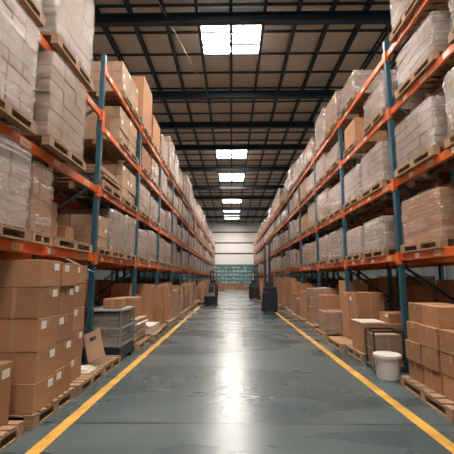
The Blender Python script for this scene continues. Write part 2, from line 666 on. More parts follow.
for sd in (LEFT, RIGHT):
    H = 6.02 if sd.s < 0 else 6.25
    fr = make_frame(sd, H)
    st = [(0.32, 0.17, M['sticker']), (1.15, 0.15, M['sticker_w']), (1.75, 0.17, M['sticker']), (2.35, 0.14, M['sticker_w'])]
    bm_near = make_beam(sd.bay, st)
    bm_far = make_beam(sd.bay, None)
    used = {fr: 0, bm_near: 0, bm_far: 0}

    def inst(src):
        if not used[src]:
            used[src] = 1
            return src
        return copy_tree(src)
    for i in range(sd.n + 1):
        f = inst(fr)
        f.location = (sd.x, sd.ys[i], 0)
        tag(f, 'blue steel upright frame of the %s rack, %s from the near end' % (sd.nm, ordn(i)), 'rack frame', 'upright frames of the %s rack' % sd.nm)
    for i in range(-1, sd.n):
        for l, z in enumerate(sd.lv):
            if sd.s < 0 and l == 3 and i < 1:
                continue
            for face, xx, rz in (('front', sd.x, 0), ('rear', sd.x + sd.s * D_R, 1)):
                o = inst(bm_near if (face == 'front' and i < 5) else bm_far)
                y0 = sd.ys[i] if i >= 0 else sd.ys[0] - sd.bay
                ln = sd.ys[i + 1] - y0
                flip = (sd.s < 0) != bool(rz)
                zz = 4.80 if (sd.s < 0 and i < 1 and l == 2) else z
                o.location = (xx, y0 + (ln if flip else 0), zz)
                o.scale = (1, ln / sd.bay, 1)
                o.rotation_euler = (0, 0, math.pi if flip else 0)
                tag(o, 'orange %s beam of the %s rack, %s, %s bay from the near end' % (face, sd.nm, LVN[l], ordn(i + 1)), 'rack beam', 'orange beams of the %s rack' % sd.nm)


# ---------------------------------------------------------------- pallets
def pallet_meshes(dx, dy):
    """Top boards, three runs of blocks with their bottom board."""
    n = 7
    top = MB()
    wv = dy / (n + 0.9)
    for i in range(n):
        y0 = -dy / 2 + i * (dy - wv) / (n - 1)
        top.box(-dx / 2, dx / 2, y0, y0 + wv * 0.82, 0.122, 0.144, M['wood'], bev=0.003)
    for x in (-dx / 2, -0.05, dx / 2 - 0.10):
        top.box(x, x + 0.10, -dy / 2, dy / 2, 0.100, 0.122, M['wood'])
    runs = []
    for x in (-dx / 2, -0.05, dx / 2 - 0.10):
        r = MB()
        r.box(x, x + 0.10, -dy / 2, dy / 2, 0, 0.022, M['wood'])
        for y in (-dy / 2, -0.065, dy / 2 - 0.13):
            r.box(x, x + 0.10, y, y + 0.13, 0.022, 0.100, M['wood'])
        runs.append(r)
    return top, runs


PAL = {}


def pallet(x, y, z, label, dx=1.2, dy=1.05, rz=0.0, group=None, near=True):
    key = (round(dx, 2), round(dy, 2), near)
    if key not in PAL:
        top, runs = pallet_meshes(dx, dy)
        if near:
            PAL[key] = [top.mesh('deck', M['wood'])] + [r.mesh('runner', M['wood']) for r in runs]
        else:
            for r in runs:
                o = len(top.v)
                top.v += r.v
                top.f += [tuple(o + q for q in f) for f in r.f]
                top.mi += r.mi
            PAL[key] = [top.mesh('wooden_pallet', M['wood'])]
    ms = PAL[key]
    if near:
        t = thing('wooden_pallet', label, 'pallet', (x, y, z), rz, group)
        link('deck', ms[0], t)
        for m in ms[1:]:
            link('runner', m, t)
        return t
    return tag(link('wooden_pallet', ms[0], None, (x, y, z), rz), label, 'pallet', group)


# ---------------------------------------------------------------- cartons
CM = {}


def carton(x, y, z, dx, dy, dz, label, rz=0.0, group=None, face=-1, tape=True, lab=1, pale=False, name='carton'):
    """Centre x, y; bottom z.  face: -1 the aisle lies towards -x, +1 towards +x."""
    m = M['card_pale'] if pale else M['card']
    key = (round(dx, 3), round(dy, 3), round(dz, 3), pale)
    if key not in CM:
        b = MB()
        b.box(-dx / 2, dx / 2, -dy / 2, dy / 2, 0, dz, m, bev=0.006)
        CM[key] = b.mesh('carton', m)
    o = tag(link(name, CM[key], None, (x, y, z), rz), label, 'carton', group)
    if tape:
        k2 = ('tape',) + key
        if k2 not in CM:
            b = MB()
            e = 0.0015
            b.box(-dx / 2 - e, dx / 2 + e, -0.022, 0.022, dz, dz + e, M['tape'])
            for sx in (-1, 1):
                b.box(sx * dx / 2, sx * (dx / 2 + e), -0.022, 0.022, dz - min(0.10, dz * .4) if dx > dy else 0.0, dz + e, M['tape'])
            if dx <= dy:
                for sy in (-1, 1):
                    b.box(-0.022, 0.022, sy * dy / 2, sy * (dy / 2 + e), 0.0, dz, M['tape'])
            else:
                b.box(-0.022, 0.022, -dy / 2 - e, -dy / 2, 0.0, dz, M['tape'])
            CM[k2] = b.mesh('tape', M['tape'])
        link('tape', CM[k2], o)
    if lab:
        k3 = ('label', face, lab) + key
        if k3 not in CM:
            b = MB()
            q = 0.002
            w = min(0.12, dy * .26)
            h = min(0.085, dz * .32)
            y0 = -dy / 2 + 0.05 if lab == 1 else dy / 2 - 0.05 - w
            X = face * dx / 2
            b.box(X, X + face * q, y0, y0 + w, dz * .9 - h, dz * .9, M['label'])
            b.box(X + face * q, X + face * (q + .0006), y0 + w * .15, y0 + w * .80, dz * .9 - h * .62, dz * .9 - h * .54, M['sticker'])
            CM[k3] = b.mesh('shipping_label', M['label'])
        link('shipping_label', CM[k3], o)
    return o


# ---------------------------------------------------------------- wrapped loads
def goods_mesh(dx, dy, dz, nx, ny, nz, rr, pale):
    b = MB()
    m = M['card_pale'] if pale else M['card']
    for k in range(nz):
        for i in range(nx):
            for j in range(ny):
                if 0 < i < nx - 1 and 0 < j < ny - 1 and k < nz - 1:
                    continue
                g = 0.006
                jx, jy = rr.uniform(-.008, .008), rr.uniform(-.008, .008)
                top = dz if k < nz - 1 else dz
                b.box(-dx / 2 + i * dx / nx + g + jx, -dx / 2 + (i + 1) * dx / nx - g + jx,
                      -dy / 2 + j * dy / ny + g + jy, -dy / 2 + (j + 1) * dy / ny - g + jy,
                      k * dz / nz + 0.003, (k + 1) * dz / nz - 0.003, m, bev=0.006)
    return b.mesh('stacked_goods', m)


def film_mesh(dx, dy, dz, rr, m, lump=0.011):
    NP, NZ = 44, 12
    e = 0.022
    b = MB()
    k = b._m(m)
    ph = [rr.uniform(0, 6.28) for _ in range(8)]
    rings = []
    hw, hd = dx / 2 + e, dy / 2 + e
    for l in range(NZ + 3):
        if l <= NZ:
            z = 0.004 + (dz + 0.008) * l / NZ
            sh = 1.0
            if l == NZ:
                sh = 0.985
        else:
            z = dz + 0.016
            sh = (0.90, 0.0)[l - NZ - 1]
        for i in range(NP):
            a = 2 * math.pi * i / NP
            c, s_ = math.cos(a), math.sin(a)
            n = 0.12
            X = math.copysign(abs(c) ** n, c) * hw * sh
            Y = math.copysign(abs(s_) ** n, s_) * hd * sh
            wv = math.sin(z * 17 + ph[0] + 2 * math.sin(a * 3 + ph[1])) + .7 * math.sin(z * 41 + a * 5 + ph[2]) + .6 * math.sin(a * 11 + z * 9 + ph[3])
            r_ = 1 + (wv * lump / max(hw, hd)) * (0.6 if l < NZ else 0.1) + lump * .5
            b.v.append((X * r_, Y * r_, z + (0.01 * math.sin(a * 4 + ph[4]) if l >= NZ else 0) + (rr.uniform(0, .03) if l == 0 else 0)))
    for l in range(NZ + 2):
        for i in range(NP):
            j = (i + 1) % NP
            b.f.append((l * NP + i, l * NP + j, (l + 1) * NP + j, (l + 1) * NP + i))
            b.mi.append(k)
    me = b.mesh('stretch_film', m)
    me.polygons.foreach_set('use_smooth', [True] * len(me.polygons))
    return me


WR = {}
wr_r = random.Random(31)


def wrapped(x, y, z, dx, dy, dz, label, var=0, group=None, clear=False, pale=True, rz=0.0):
    key = (var, clear, pale, round(dy / dz * 2))
    if key not in WR:
        grids = [(3, 3, 6), (3, 3, 5), (2, 3, 4), (3, 4, 8), (1, 1, 1)]
        nx, ny, nz = grids[var % len(grids)]
        WR[key] = (goods_mesh(dx, dy, dz, nx, ny, nz, wr_r, pale), film_mesh(dx, dy, dz, wr_r, M['film_clear'] if clear else M['film']), (dx, dy, dz))
    g, f, (a, b_, c) = WR[key]
    t = thing('wrapped_load', label, 'wrapped load', (x, y, z), rz, group)
    t.scale = (dx / a, dy / b_, dz / c)
    link('stacked_goods', g, t)
    link('stretch_film', f, t)
    return t


PH = 0.145


def slot_words(sd, l, k):
    return "the %s rack's %s, %s from the near end" % (sd.nm, LVN[l], ordn(k))


def load(sd, l, k, y0, y1, h, kind='wrap', var=0, over=0.02, far=False, clear=False, pale=True, depth=1.1, rz=0.0, zs=None):
    """One pallet with its load on shelf l between y0 and y1."""
    z = zs or sd.lv[l]
    W = y1 - y0
    dxp = 1.2
    xc = sd.x + sd.s * (D_R / 2) - sd.s * over
    yc = (y0 + y1) / 2
    near = not far
    if far:
        nm = "the %s rack's %s" % (sd.nm, LVN[l])
        gp = 'distant pallets on ' + nm
        pallet(xc, yc, z, 'small distant wooden pallet far down ' + nm, dxp, 1.2, 0, gp, near=False).scale = (1, W / 1.2, 1)
        wrapped(xc, yc, z + PH, depth, W * .95, h, 'small distant film-wrapped load far down ' + nm, var, 'distant wrapped loads on ' + nm, clear, pale)
        return
    w = slot_words(sd, l, k)
    p = pallet(xc, yc, z, 'wooden pallet on ' + w, dxp, 1.2, rz, 'pallets on the %s rack' % sd.nm, near=yc < 16)
    p.scale = (1, W / 1.2, 1)
    if kind == 'wrap':
        col = 'brown' if (not pale) else 'pale'
        wrapped(xc, yc, z + PH, depth, W * .95, h, '%s film-wrapped load on %s' % (col, w), var, 'wrapped loads on the %s rack' % sd.nm, clear, pale, rz)
    elif kind == 'box':
        carton(xc, yc, z + PH, depth, W * .93, h, 'single large plain brown carton on ' + w, rz, face=-sd.s, lab=0)
    elif kind == 'stack':
        n = 3
        nb = 2 if W > 0.8 else 1
        for q in range(n):
            for j in range(nb):
                for i in (0, 1):
                    d = W * .93 / nb
                    hh = h / n
                    lay = ('bottom', 'middle', 'top')[q]
                    if q == n - 1 and i == 1 and j == 1:
                        continue
                    carton(xc - sd.s * (depth / 4) * (1 if i == 0 else -1) + rnd.uniform(-.015, .015), yc - W * .93 / 2 + (j + .5) * d, z + PH + q * hh + .001 * q, depth / 2 - .035, d - .03, hh - .001,
                           '%s %s %s carton on %s' % (('near', 'far')[j] if nb > 1 else 'unwrapped', ('aisle-side', 'inner')[i], lay, w), rnd.uniform(-.02, .02), group='loose cartons on the %s rack' % sd.nm, face=-sd.s, lab=rnd.choice((0, 1, 2)), pale=pale, tape=(i == 0))
    elif kind == 'flat':
        # flattened board sheets in a leaning, sagging pile
        t = thing('board_pile', 'flat cardboard sheets piled on ' + w, 'cardboard', (xc, yc, z + PH), rz)
        n = int(h / 0.06)
        for q in range(n):
            b = MB()
            jx, jy = rnd.uniform(-.05, .05), rnd.uniform(-.04, .04)
            b.box(-depth / 2 + jx, depth / 2 + jx, -W * .44 + jy, W * .44 + jy, q * .06, q * .06 + .05, M['card_pale'] if q % 3 else M['card'], bev=.004)
            b.build('sheet', M['card_pale'], t)


# ---- left rack, near bays follow the photo
P = lambda i: LEFT.p0 + i * LEFT.bay
# lowest shelf
load(LEFT, 0, 0, 3.00, 4.16, 0.93, var=1, over=0.10)
load(LEFT, 0, 1, 4.24, 4.70, 0.86, var=2, over=0.08, pale=False, clear=True)
z0 = LEFT.lv[0]
pallet(-3.05, 5.48, z0, 'wooden pallet under the small loose cartons on the left rack', 1.2, 1.32)
for (x, y, dx, dy, zz, dz, lb) in ((-2.86, 5.05, .46, .34, 0, .25, 'small brown carton at the base of a short column on the left rack'),
                                   (-2.88, 5.07, .44, .32, .255, .28, 'small brown carton atop a short column on the left rack'),
                                   (-2.80, 5.55, .42, .28, 0, .22, 'lone small brown carton beside the short column on the left rack'),
                                   (-3.30, 5.60, .34, .5, 0, .5, 'upright narrow brown carton behind the lone small carton')):
    carton(x, y, z0 + PH + zz, dx, dy, dz, lb, face=1, lab=0)
# second shelf
load(LEFT, 1, 0, 2.92, 4.00, 1.19, var=3, over=0.16)
load(LEFT, 1, 1, 4.30, 5.46, 1.19, var=0, over=0.16, clear=True)
# third shelf (open above)
load(LEFT, 2, 0, 2.95, 4.10, 1.25, var=3, over=0.10, zs=4.80)
load(LEFT, 2, 1, 4.40, 5.66, 1.5, var=1, over=0.12, zs=4.80)
q = 6.45
load(LEFT, 0, 2, q + .08, q + .75, 0.62, 'stack')
load(LEFT, 0, 3, q + .80, q + 1.72, 0.86, var=1)
load(LEFT, 0, 4, q + 1.80, q + 2.70, 0.92, var=0)
load(LEFT, 1, 2, q + .10, q + 1.30, 0.36, 'flat')
load(LEFT, 1, 3, q + 1.44, q + 2.66, 0.80, 'stack', pale=True)
load(LEFT, 2, 2, q + 1.10, q + 2.60, 0.80, 'stack', pale=True)
load(LEFT, 3, 0, q + 1.15, q + 2.62, 0.78, 'stack', pale=True)
# ---- right rack, near bays
Q = lambda i: RIGHT.p0 + i * RIGHT.bay
load(RIGHT, 0, 1, 5.08, 6.30, 0.76, var=4, clear=True, pale=False, over=0.02)
load(RIGHT, 0, 0, 3.55, 4.75, 0.80, var=2)
load(RIGHT, 1, 1, 5.02, 6.28, 0.78, var=1, over=0.05)
load(RIGHT, 1, 0, 3.55, 4.80, 0.9, var=0)
load(RIGHT, 2, 1, 4.84, 6.05, 0.64, var=2, over=0.04)
load(RIGHT, 2, 0, 3.47, 4.50, 0.84, var=0)
load(RIGHT, 3, 1, 5.00, 6.10, 1.35, var=3, over=0.05)
load(RIGHT, 3, 0, 3.55, 4.75, 1.30, var=1)
q = Q(1)
for l, spec in enumerate(([(.55, 1.68, .66, 'wrap', 0), (1.85, 2.92, .62, 'wrap', 1)],
                          [(.42, 1.62, .82, 'wrap', 0), (1.76, 2.92, .76, 'wrap', 1)],
                          [(.20, 1.28, .60, 'wrap', 2), (1.85, 2.70, .60, 'box', 0)],
                          [(1.70, 2.88, .60, 'wrap', 1)])):
    for k, (a, c, h, kd, v) in enumerate(spec):
        load(RIGHT, l, 2 + k, q + a, q + c, h, kd, var=v, pale=True if kd == 'wrap' else False)
# ---- the rest, varied
for sd, first in ((LEFT, 2), (RIGHT, 2)):
    for l in range(4):
        cnt = {(-1, 0): 5, (-1, 1): 4, (-1, 2): 3, (-1, 3): 1, (1, 3): 3}.get((sd.s, l), 4)
        for i in range(first, sd.n):
            y0 = sd.ys[i]
            gap = 0.12
            cell = (sd.bay - gap) / 2
            for j in range(2):
                a = y0 + gap / 2 + j * cell + rnd.uniform(.02, .22)
                c = y0 + gap / 2 + (j + 1) * cell - rnd.uniform(.02, .12)
                if l < 3:
                    hm = sd.lv[l + 1] - sd.lv[l] - .13 - PH - .06
                    h = (rnd.uniform(.62, .98) if sd.s < 0 else rnd.uniform(.58, .86)) * hm
                else:
                    h = rnd.uniform(.85, 1.5) if sd.s < 0 else rnd.uniform(.55, 1.15)
                r_ = rnd.random()
                kind = 'wrap'
                if y0 < 14 and r_ < .14:
                    kind = 'box'
                load(sd, l, cnt, a, c, h, kind, var=rnd.randrange(4), far=(y0 > 30), clear=rnd.random() < .35, pale=rnd.random() < .72, over=rnd.uniform(0, .05))
                cnt += 1


# ---------------------------------------------------------------- ground level, left
def col_cartons(sd, xa, y0, dy, dx, hs, where, z=PH, lab=True, pale=False, jit=.012, tall=False, group=None):
    """A column of cartons; xa is the aisle-side face."""
    n = len(hs)
    names = {1: ['single'], 2: ['lower', 'upper'], 3: ['bottom', 'middle', 'top'], 4: ['bottom', 'second', 'third', 'top'],
             5: ['bottom', 'second', 'third', 'fourth', 'top']}[n]
    for k, h in enumerate(hs):
        carton(xa + sd.s * dx / 2 + rnd.uniform(-jit, jit), y0 + dy / 2 + rnd.uniform(-jit, jit) * .6, z, dx, dy - .016, h - .002,
               '%s brown carton %s' % (names[k], where), rnd.uniform(-.012, .012), group=group or 'cartons on the floor pallets by the %s rack' % sd.nm, face=-sd.s,
               lab=(rnd.choice((1, 2, 2)) if lab else 0), pale=pale)
        z += h


pallet(-2.75, 3.42, 0, 'wooden pallet nearest the camera at the bottom left corner', 1.2, .90)
carton(-2.58, 3.50, PH, 0.60, 0.60, 0.60, 'lone brown carton cut by the left edge, nearest the camera', face=1, lab=2)
pallet(-2.72, 4.48, 0, 'wooden pallet under the tall near stack of labelled cartons', 1.2, 1.02)
LH = [.315, .33, .36, .345, .31]
col_cartons(LEFT, -2.15, 3.98, .46, .58, LH, 'in the nearest aisle-side column of the tall left stack', jit=.018)
col_cartons(LEFT, -2.16, 4.46, .46, .58, [.33, .33, .33, .36, .30], 'in the second aisle-side column of the tall left stack', jit=.018)
col_cartons(LEFT, -2.76, 3.99, .46, .52, LH, 'in the nearest inner column of the tall left stack')
col_cartons(LEFT, -2.76, 4.47, .46, .52, [.32, .35, .34, .33, .29], 'in the second inner column of the tall left stack', lab=False)
pallet(-2.70, 5.53, 0, 'wooden pallet with pale sheets, beyond the tall left carton stack', 1.2, .98)
col_cartons(LEFT, -2.26, 5.07, .44, .56, [.33, .36, .34, .34, .27], 'in the column beyond the tall left stack')
col_cartons(LEFT, -2.86, 5.07, .44, .42, [.33, .36, .34, .34, .27], 'in the inner column beyond the tall left stack', lab=False)
t = thing('cardboard_sheets', 'loose pale cardboard sheets lying on the pallet before the left post', 'cardboard', (-2.5, 5.80, PH))
for k in range(3):
    b = MB(); b.box(-.34 + k * .03, .30 - k * .04, -.17 + k * .02, .18, .012 * k, .012 * k + .010, M['sheet'])
    b.build('sheet', M['sheet'], t, (0, 0, .001 * k), .06 * k)
pallet(-2.30, 6.50, 0, 'narrow wooden pallet under the leaning cardboard by the blue post', .36, .92)
t = thing('leaning_cardboard', 'tilted brown cardboard panel with a cut hand-hole beside the near left post', 'cardboard', (-2.30, 6.20, PH + .09))
b = MB()
Wd, Hh = .31, .50
for (a0, a1, c0, c1) in ((-Wd / 2, Wd / 2, 0, Hh * .66), (-Wd / 2, Wd / 2, Hh * .80, Hh), (-Wd / 2, -.05, Hh * .66, Hh * .80), (.06, Wd / 2, Hh * .66, Hh * .80)):
    b.box(a0, a1, -.008, .008, c0, c1, M['card_pale'])
o = b.build('board', M['card_pale'], t)
o.rotation_euler = (R(-24), R(-25), 0)

b = MB(); b.tube((-2.50, 5.25, 1.895), (-2.49, 6.38, 1.70), .006, m=M['label'], n=6)
b.tube((-2.50, 5.25, 1.895), (-2.54, 5.22, 1.90), .006, m=M['label'], n=6); b.tube((-2.49, 6.38, 1.70), (-2.52, 6.42, 1.68), .006, m=M['label'], n=6)
tag(b.build('cord', M['label']), 'thin white cord slung from the orange beam to the near left post', 'cord')

# wire stillage on a navy base
t = thing('wire_cage', 'grey wire cage bin on a navy base beside the left rack', 'cage bin', (-2.60, 7.42, 0))
b = MB(); b.box(-.46, .46, -.46, .46, .06, .27, M['navy'], bev=.01)
b.build('base', M['navy'], t)
for sx in (-1, 1):
    for sy in (-1, 1):
        b = MB(); b.box(sx * .38 - .05, sx * .38 + .05, sy * .38 - .05, sy * .38 + .05, 0, .06, M['dark'])
        b.build('foot', M['dark'], t)
        b = MB(); b.box(sx * .45 - .018, sx * .45 + .018, sy * .45 - .018, sy * .45 + .018, .27, .98, M['wire'])
        b.build('corner_post', M['wire'], t)


def mesh_side(axis, off, a0, a1, z0, z1, step=.075):
    b = MB()
    n = int((a1 - a0) / step)
    for i in range(n + 1):
        a = a0 + (a1 - a0) * i / n
        p, q_ = ((off, a, z0), (off, a, z1)) if axis == 'x' else ((a, off, z0), (a, off, z1))
        b.bar(p, q_, .005, .005, M['wire'])
    m_ = int((z1 - z0) / step)
    for i in range(m_ + 1):
        z = z0 + (z1 - z0) * i / m_
        p, q_ = ((off, a0, z), (off, a1, z)) if axis == 'x' else ((a0, off, z), (a1, off, z))
        b.bar(p, q_, .007, .007, M['wire'])
    return b


for ax, off in (('x', -.46), ('x', .46), ('y', -.46), ('y', .46)):
    mesh_side(ax, off, -.44, .44, .28, .97).build('mesh_panel', M['wire'], t)
for z in (.30, .62, .95):
    b = MB()
    for a in (-.465, .465):
        b.box(a - .008, a + .008, -.46, .46, z, z + .03, M['grey_plastic'])
        b.box(-.46, .46, a - .008, a + .008, z, z + .03, M['grey_plastic'])
    b.build('rail', M['grey_plastic'], t)
wrapped(-2.60, 7.42, .275, .80, .80, .60, 'grey film-wrapped goods inside the wire cage by the left rack', var=2, pale=True)
carton(-2.40, 7.34, .99, .36, .42, .19, 'brown carton lying on top of the left wire cage', face=1, lab=0, rz=.08)
b = MB(); b.box(-.47, .47, -.47, .47, 0, .012, M['grey_plastic'])
b.build('lid', M['grey_plastic'], t, (0, 0, .975))

# stacks behind and beyond the cage
pallet(-3.25, 7.02, 0, 'wooden pallet behind the wire cage', .32, .9)
col_cartons(LEFT, -3.10, 6.98, .42, .5, [.26, .27, .27, .27, .26], 'behind the wire cage, nearer column', lab=False)
col_cartons(LEFT, -3.12, 7.55, .42, .5, [.34, .36, .38, .46], 'behind the wire cage, farther column', lab=False, z=0.0)
pallet(-2.66, 8.60, 0, 'wooden pallet with white sheet packs just beyond the left cage', 1.2, 1.10)
t = thing('sheet_stack', 'stack of white and brown sheet packs just beyond the left cage', 'sheet stack', (-2.5, 8.60, PH))
zz = 0
for k in range(7):
    h = rnd.uniform(.05, .11)
    b = MB(); b.box(-.40 + rnd.uniform(-.04, .04), .36 + rnd.uniform(-.05, .05), -.46, .46 + rnd.uniform(-.05, 0), zz, zz + h - .008, M['sheet'] if k % 3 else M['card_pale'], bev=.004)
    b.build('sheet_pack', M['sheet'], t)
    zz += h
carton(-2.62, 8.72, PH + zz, .66, .66, .46, 'brown carton on top of the white sheet packs', face=1, lab=0)
pallet(-2.62, 9.95, 0, 'wooden pallet with low white packs beyond the second left post', 1.2, 1.15)
t = thing('sheet_stack', 'low pile of white sheet packs beyond the second left post', 'sheet stack', (-2.35, 9.95, PH))
for k in range(3):
    b = MB(); b.box(-.26, .26, -.5, .45, k * .07, k * .07 + .062, M['sheet'], bev=.004)
    b.build('sheet_pack', M['sheet'], t)
col_cartons(LEFT, -2.72, 9.45, .55, .5, [.42, .44, .44], 'above the low white packs, left side', lab=False)
col_cartons(LEFT, -2.72, 10.02, .45, .5, [.50, .48], 'beside the low white packs, far column', lab=False)
k = 0
for gi in range(2 * 14 - 1):
    cell = gi + 1
    gy = LEFT.ys[2 + cell // 2] + .09 + (cell % 2) * 1.36
    W = rnd.uniform(1.0, 1.2)
    far = gy > 24
    gp = 'distant floor pallets along the left rack'
    pallet(-2.66, gy + W / 2, 0, 'distant wooden pallet on the floor along the left rack' if far else 'wooden floor pallet along the left rack, %s beyond the white packs' % ordn(k), 1.2, 1.1, 0, gp if far else None, near=False)
    nb = 1 if far else 2
    for j in range(nb):
        hgt = rnd.uniform(.75, 1.5)
        nn = 2 if far else rnd.choice((2, 3, 3))
        wd = W * .95 / nb
        if rnd.random() < .25 and not far:
            wrapped(-2.6 + rnd.uniform(-.06, .03), gy + (j + .5) * wd, PH, 1.0, wd * .94, hgt * .8, 'brown film-wrapped floor stack, %s pallet beyond the left packs, %s half' % (ordn(k), ('near', 'far')[j]), 2, None, True, False)
            continue
        if far:
            for m_ in range(nn):
                carton(-2.62, gy + (j + .5) * wd, PH + m_ * hgt / nn, 1.0, wd * .96, hgt / nn - .002, 'distant brown carton on a floor pallet along the left rack', 0, 'distant floor cartons along the left rack', 1, False, 0)
        else:
            col_cartons(LEFT, -2.18 - rnd.uniform(0, .28), gy + j * wd, wd, .9, [hgt / nn] * nn, 'on the %s floor pallet beyond the left white packs, %s column' % (ordn(k), ('near', 'far')[j]), lab=False)
    k += 1

# ---------------------------------------------------------------- ground level, right
pallet(3.12, 4.88, 0, 'wooden pallet at the lower right corner under the stepped cartons', 1.25, 1.42, R(-4))
hh = .27
rows = [(0, 2.62, [(4.22, .44), (4.68, .42), (5.12, .40)]), (1, 2.60, [(4.20, .46), (4.68, .40), (5.10, .42)]),
        (2, 2.61, [(4.22, .42), (4.66, .44), (5.12, .38)]), (3, 2.66, [(4.66, .42), (5.10, .40)])]
cw = ('nearest', 'middle', 'farthest')
lw = ('bottom row', 'second row', 'third row', 'top row')
for r_, xa, cs in rows:
    for j, (y0, d) in enumerate(cs):
        carton(xa + .24 + rnd.uniform(-.015, .015), y0 + d / 2, PH + r_ * (hh + .001), .48, d - .012, hh, 'brown carton, %s of the %s in the stepped right stack' % (cw[j] if len(cs) > 1 else 'only one', lw[r_]),
               rnd.uniform(-.02, .02), face=-1, lab=0, group='cartons of the stepped right stack')
        if r_ < 3:
            carton(xa + .76, y0 + d / 2, PH + r_ * (hh + .001), .50, d - .012, hh, 'brown inner carton, %s of the %s in the stepped right stack' % (cw[j], lw[r_]), 0, face=-1, lab=0, group='cartons of the stepped right stack')

# white bucket
t = thing('bucket', 'white plastic bucket with lid standing before the right post', 'bucket', (2.51, 5.98, 0))
b = MB(); b.lathe([(0, 0), (.165, 0), (.172, .01), (.195, .33), (.195, .34)], m=M['bucket']); o = b.build('pail', M['bucket'], t)
b = MB(); b.lathe([(.195, .325), (.215, .325), (.218, .345), (.218, .375), (.205, .385), (.19, .378), (0, .378)], m=M['bucket']); o = b.build('lid', M['bucket'], t)
b = MB()
for i in range(14):
    a0, a1 = math.pi * i / 14, math.pi * (i + 1) / 14
    p = lambda a: (-.21 * math.cos(a) * .2 - .205, -.19 * math.cos(a), .30 - .17 * math.sin(a))
    b.tube(p(a0), p(a1), .005, m=M['wire'], n=6)
b.build('handle', M['wire'], t)

# black wire cage on the right
t = thing('wire_cage', 'black wire cage holding cartons between bucket and right rack', 'cage bin', (2.70, 6.52, 0))
b = MB(); b.box(-.26, .26, -.20, .20, .03, .09, M['black_metal'], bev=.006)
b.build('base', M['black_metal'], t)
for sx in (-1, 1):
    for sy in (-1, 1):
        b = MB(); b.box(sx * .25 - .012, sx * .25 + .012, sy * .19 - .012, sy * .19 + .012, 0, .69, M['black_metal'])
        b.build('corner_post', M['black_metal'], t)
for ax, off, a in (('x', -.255, .19), ('x', .255, .19), ('y', -.195, .25), ('y', .195, .25)):
    mesh_side(ax, off, -a, a, .10, .67, .12).build('mesh_panel', M['black_metal'], t)
b = MB()
for a in (-.255, .255):
    b.box(a - .01, a + .01, -.2, .2, .66, .69, M['black_metal'])
for a in (-.195, .195):
    b.box(-.26, .26, a - .01, a + .01, .66, .69, M['black_metal'])
b.build('rim', M['black_metal'], t)
carton(2.70, 6.52, .092, .46, .34, .27, 'brown carton at the bottom of the right wire cage', face=-1, lab=0)
carton(2.70, 6.52, .364, .45, .33, .25, 'pale-topped brown carton in the upper half of the right wire cage', face=-1, lab=0, pale=True)

pallet(3.1, 7.55, 0, 'wooden pallet just beyond the right wire cage', 1.2, .95)
carton(2.82, 7.50, PH, .52, .62, .56, 'large brown carton with pale top beyond the right cage', face=-1, lab=0)
carton(3.36, 7.42, PH, .52, .62, .56, 'large inner brown carton beyond the right cage', face=-1, lab=0)
b = MB(); b.box(-.25, .25, -.30, .30, 0, .02, M['sheet'])
tag(b.build('cardboard_sheet', M['sheet'], None, (2.80, 7.50, PH + .562)), 'pale sheet lying on the large carton beyond the right cage', 'cardboard')
carton(3.36, 7.44, PH + .562, .50, .46, .19, 'low brown carton atop the large inner carton beyond the right cage', face=-1, lab=1)
pallet(3.05, 8.66, 0, 'wooden pallet under the tall twin cartons on the right', 1.3, 1.1)
carton(3.12, 8.40, PH, .62, .52, 1.12, 'tall brown carton, nearer of the twin tall ones on the right', face=-1, lab=2)
carton(3.10, 8.94, PH, .62, .50, 1.10, 'tall brown carton, farther of the twin tall ones on the right', face=-1, lab=0)
pallet(2.98, 10.12, 0, 'wooden pallet under the small film-wrapped bundle on the right', 1.15, 1.05)
wrapped(2.78, 10.0, PH, .62, .80, .55, 'small film-wrapped bundle of cartons low on the right, beyond tall twins', var=0, clear=True, pale=False)
carton(3.38, 10.05, PH, .5, .9, .75, 'brown carton behind the small wrapped bundle, lower one', face=-1, lab=0)
carton(3.38, 10.05, PH + .752, .5, .9, .62, 'brown carton behind the small wrapped bundle, upper one', face=-1, lab=1)
k = 0
for gi in range(2 * 12 - 1):
    cell = gi + 1
    gy = RIGHT.ys[2 + cell // 2] + .10 + (cell % 2) * 1.48
    W = rnd.uniform(1.05, 1.3)
    far = gy > 24
    x0 = 2.44
    gp = 'distant floor pallets along the right rack'
    if 15.8 < gy < 18.6:
        x0 = 2.62
    pallet(x0 + .62, gy + W / 2, 0, 'distant wooden pallet on the floor along the right rack' if far else 'wooden floor pallet along the right rack, %s beyond the small bundle' % ordn(k), 1.2, 1.1, 0, gp if far else None, near=False)
    nb = 1 if far else 2
    for j in range(nb):
        hgt = rnd.uniform(.75, 1.58)
        nn = 2 if far else rnd.choice((1, 2, 3))
        wd = W * .95 / nb
        if rnd.random() < .22 and not far:
            wrapped(x0 + .6, gy + (j + .5) * wd, PH, 1.0, wd * .94, hgt * .8, 'brown film-wrapped floor stack, %s pallet beyond the right bundle, %s half' % (ordn(k), ('near', 'far')[j]), 2, None, True, False)
            continue
        if far:
            for m_ in range(nn):
                carton(x0 + .6, gy + (j + .5) * wd, PH + m_ * hgt / nn, 1.0, wd * .96, hgt / nn - .002, 'distant brown carton on a floor pallet along the right rack', 0, 'distant floor cartons along the right rack', -1, False, 0)
        else:
            col_cartons(RIGHT, x0 + .12 + rnd.uniform(0, .3), gy + j * wd, wd, .9, [hgt / nn] * nn, 'on the %s floor pallet beyond the right small bundle, %s column' % (ordn(k), ('near', 'far')[j]), lab=False)
    k += 1

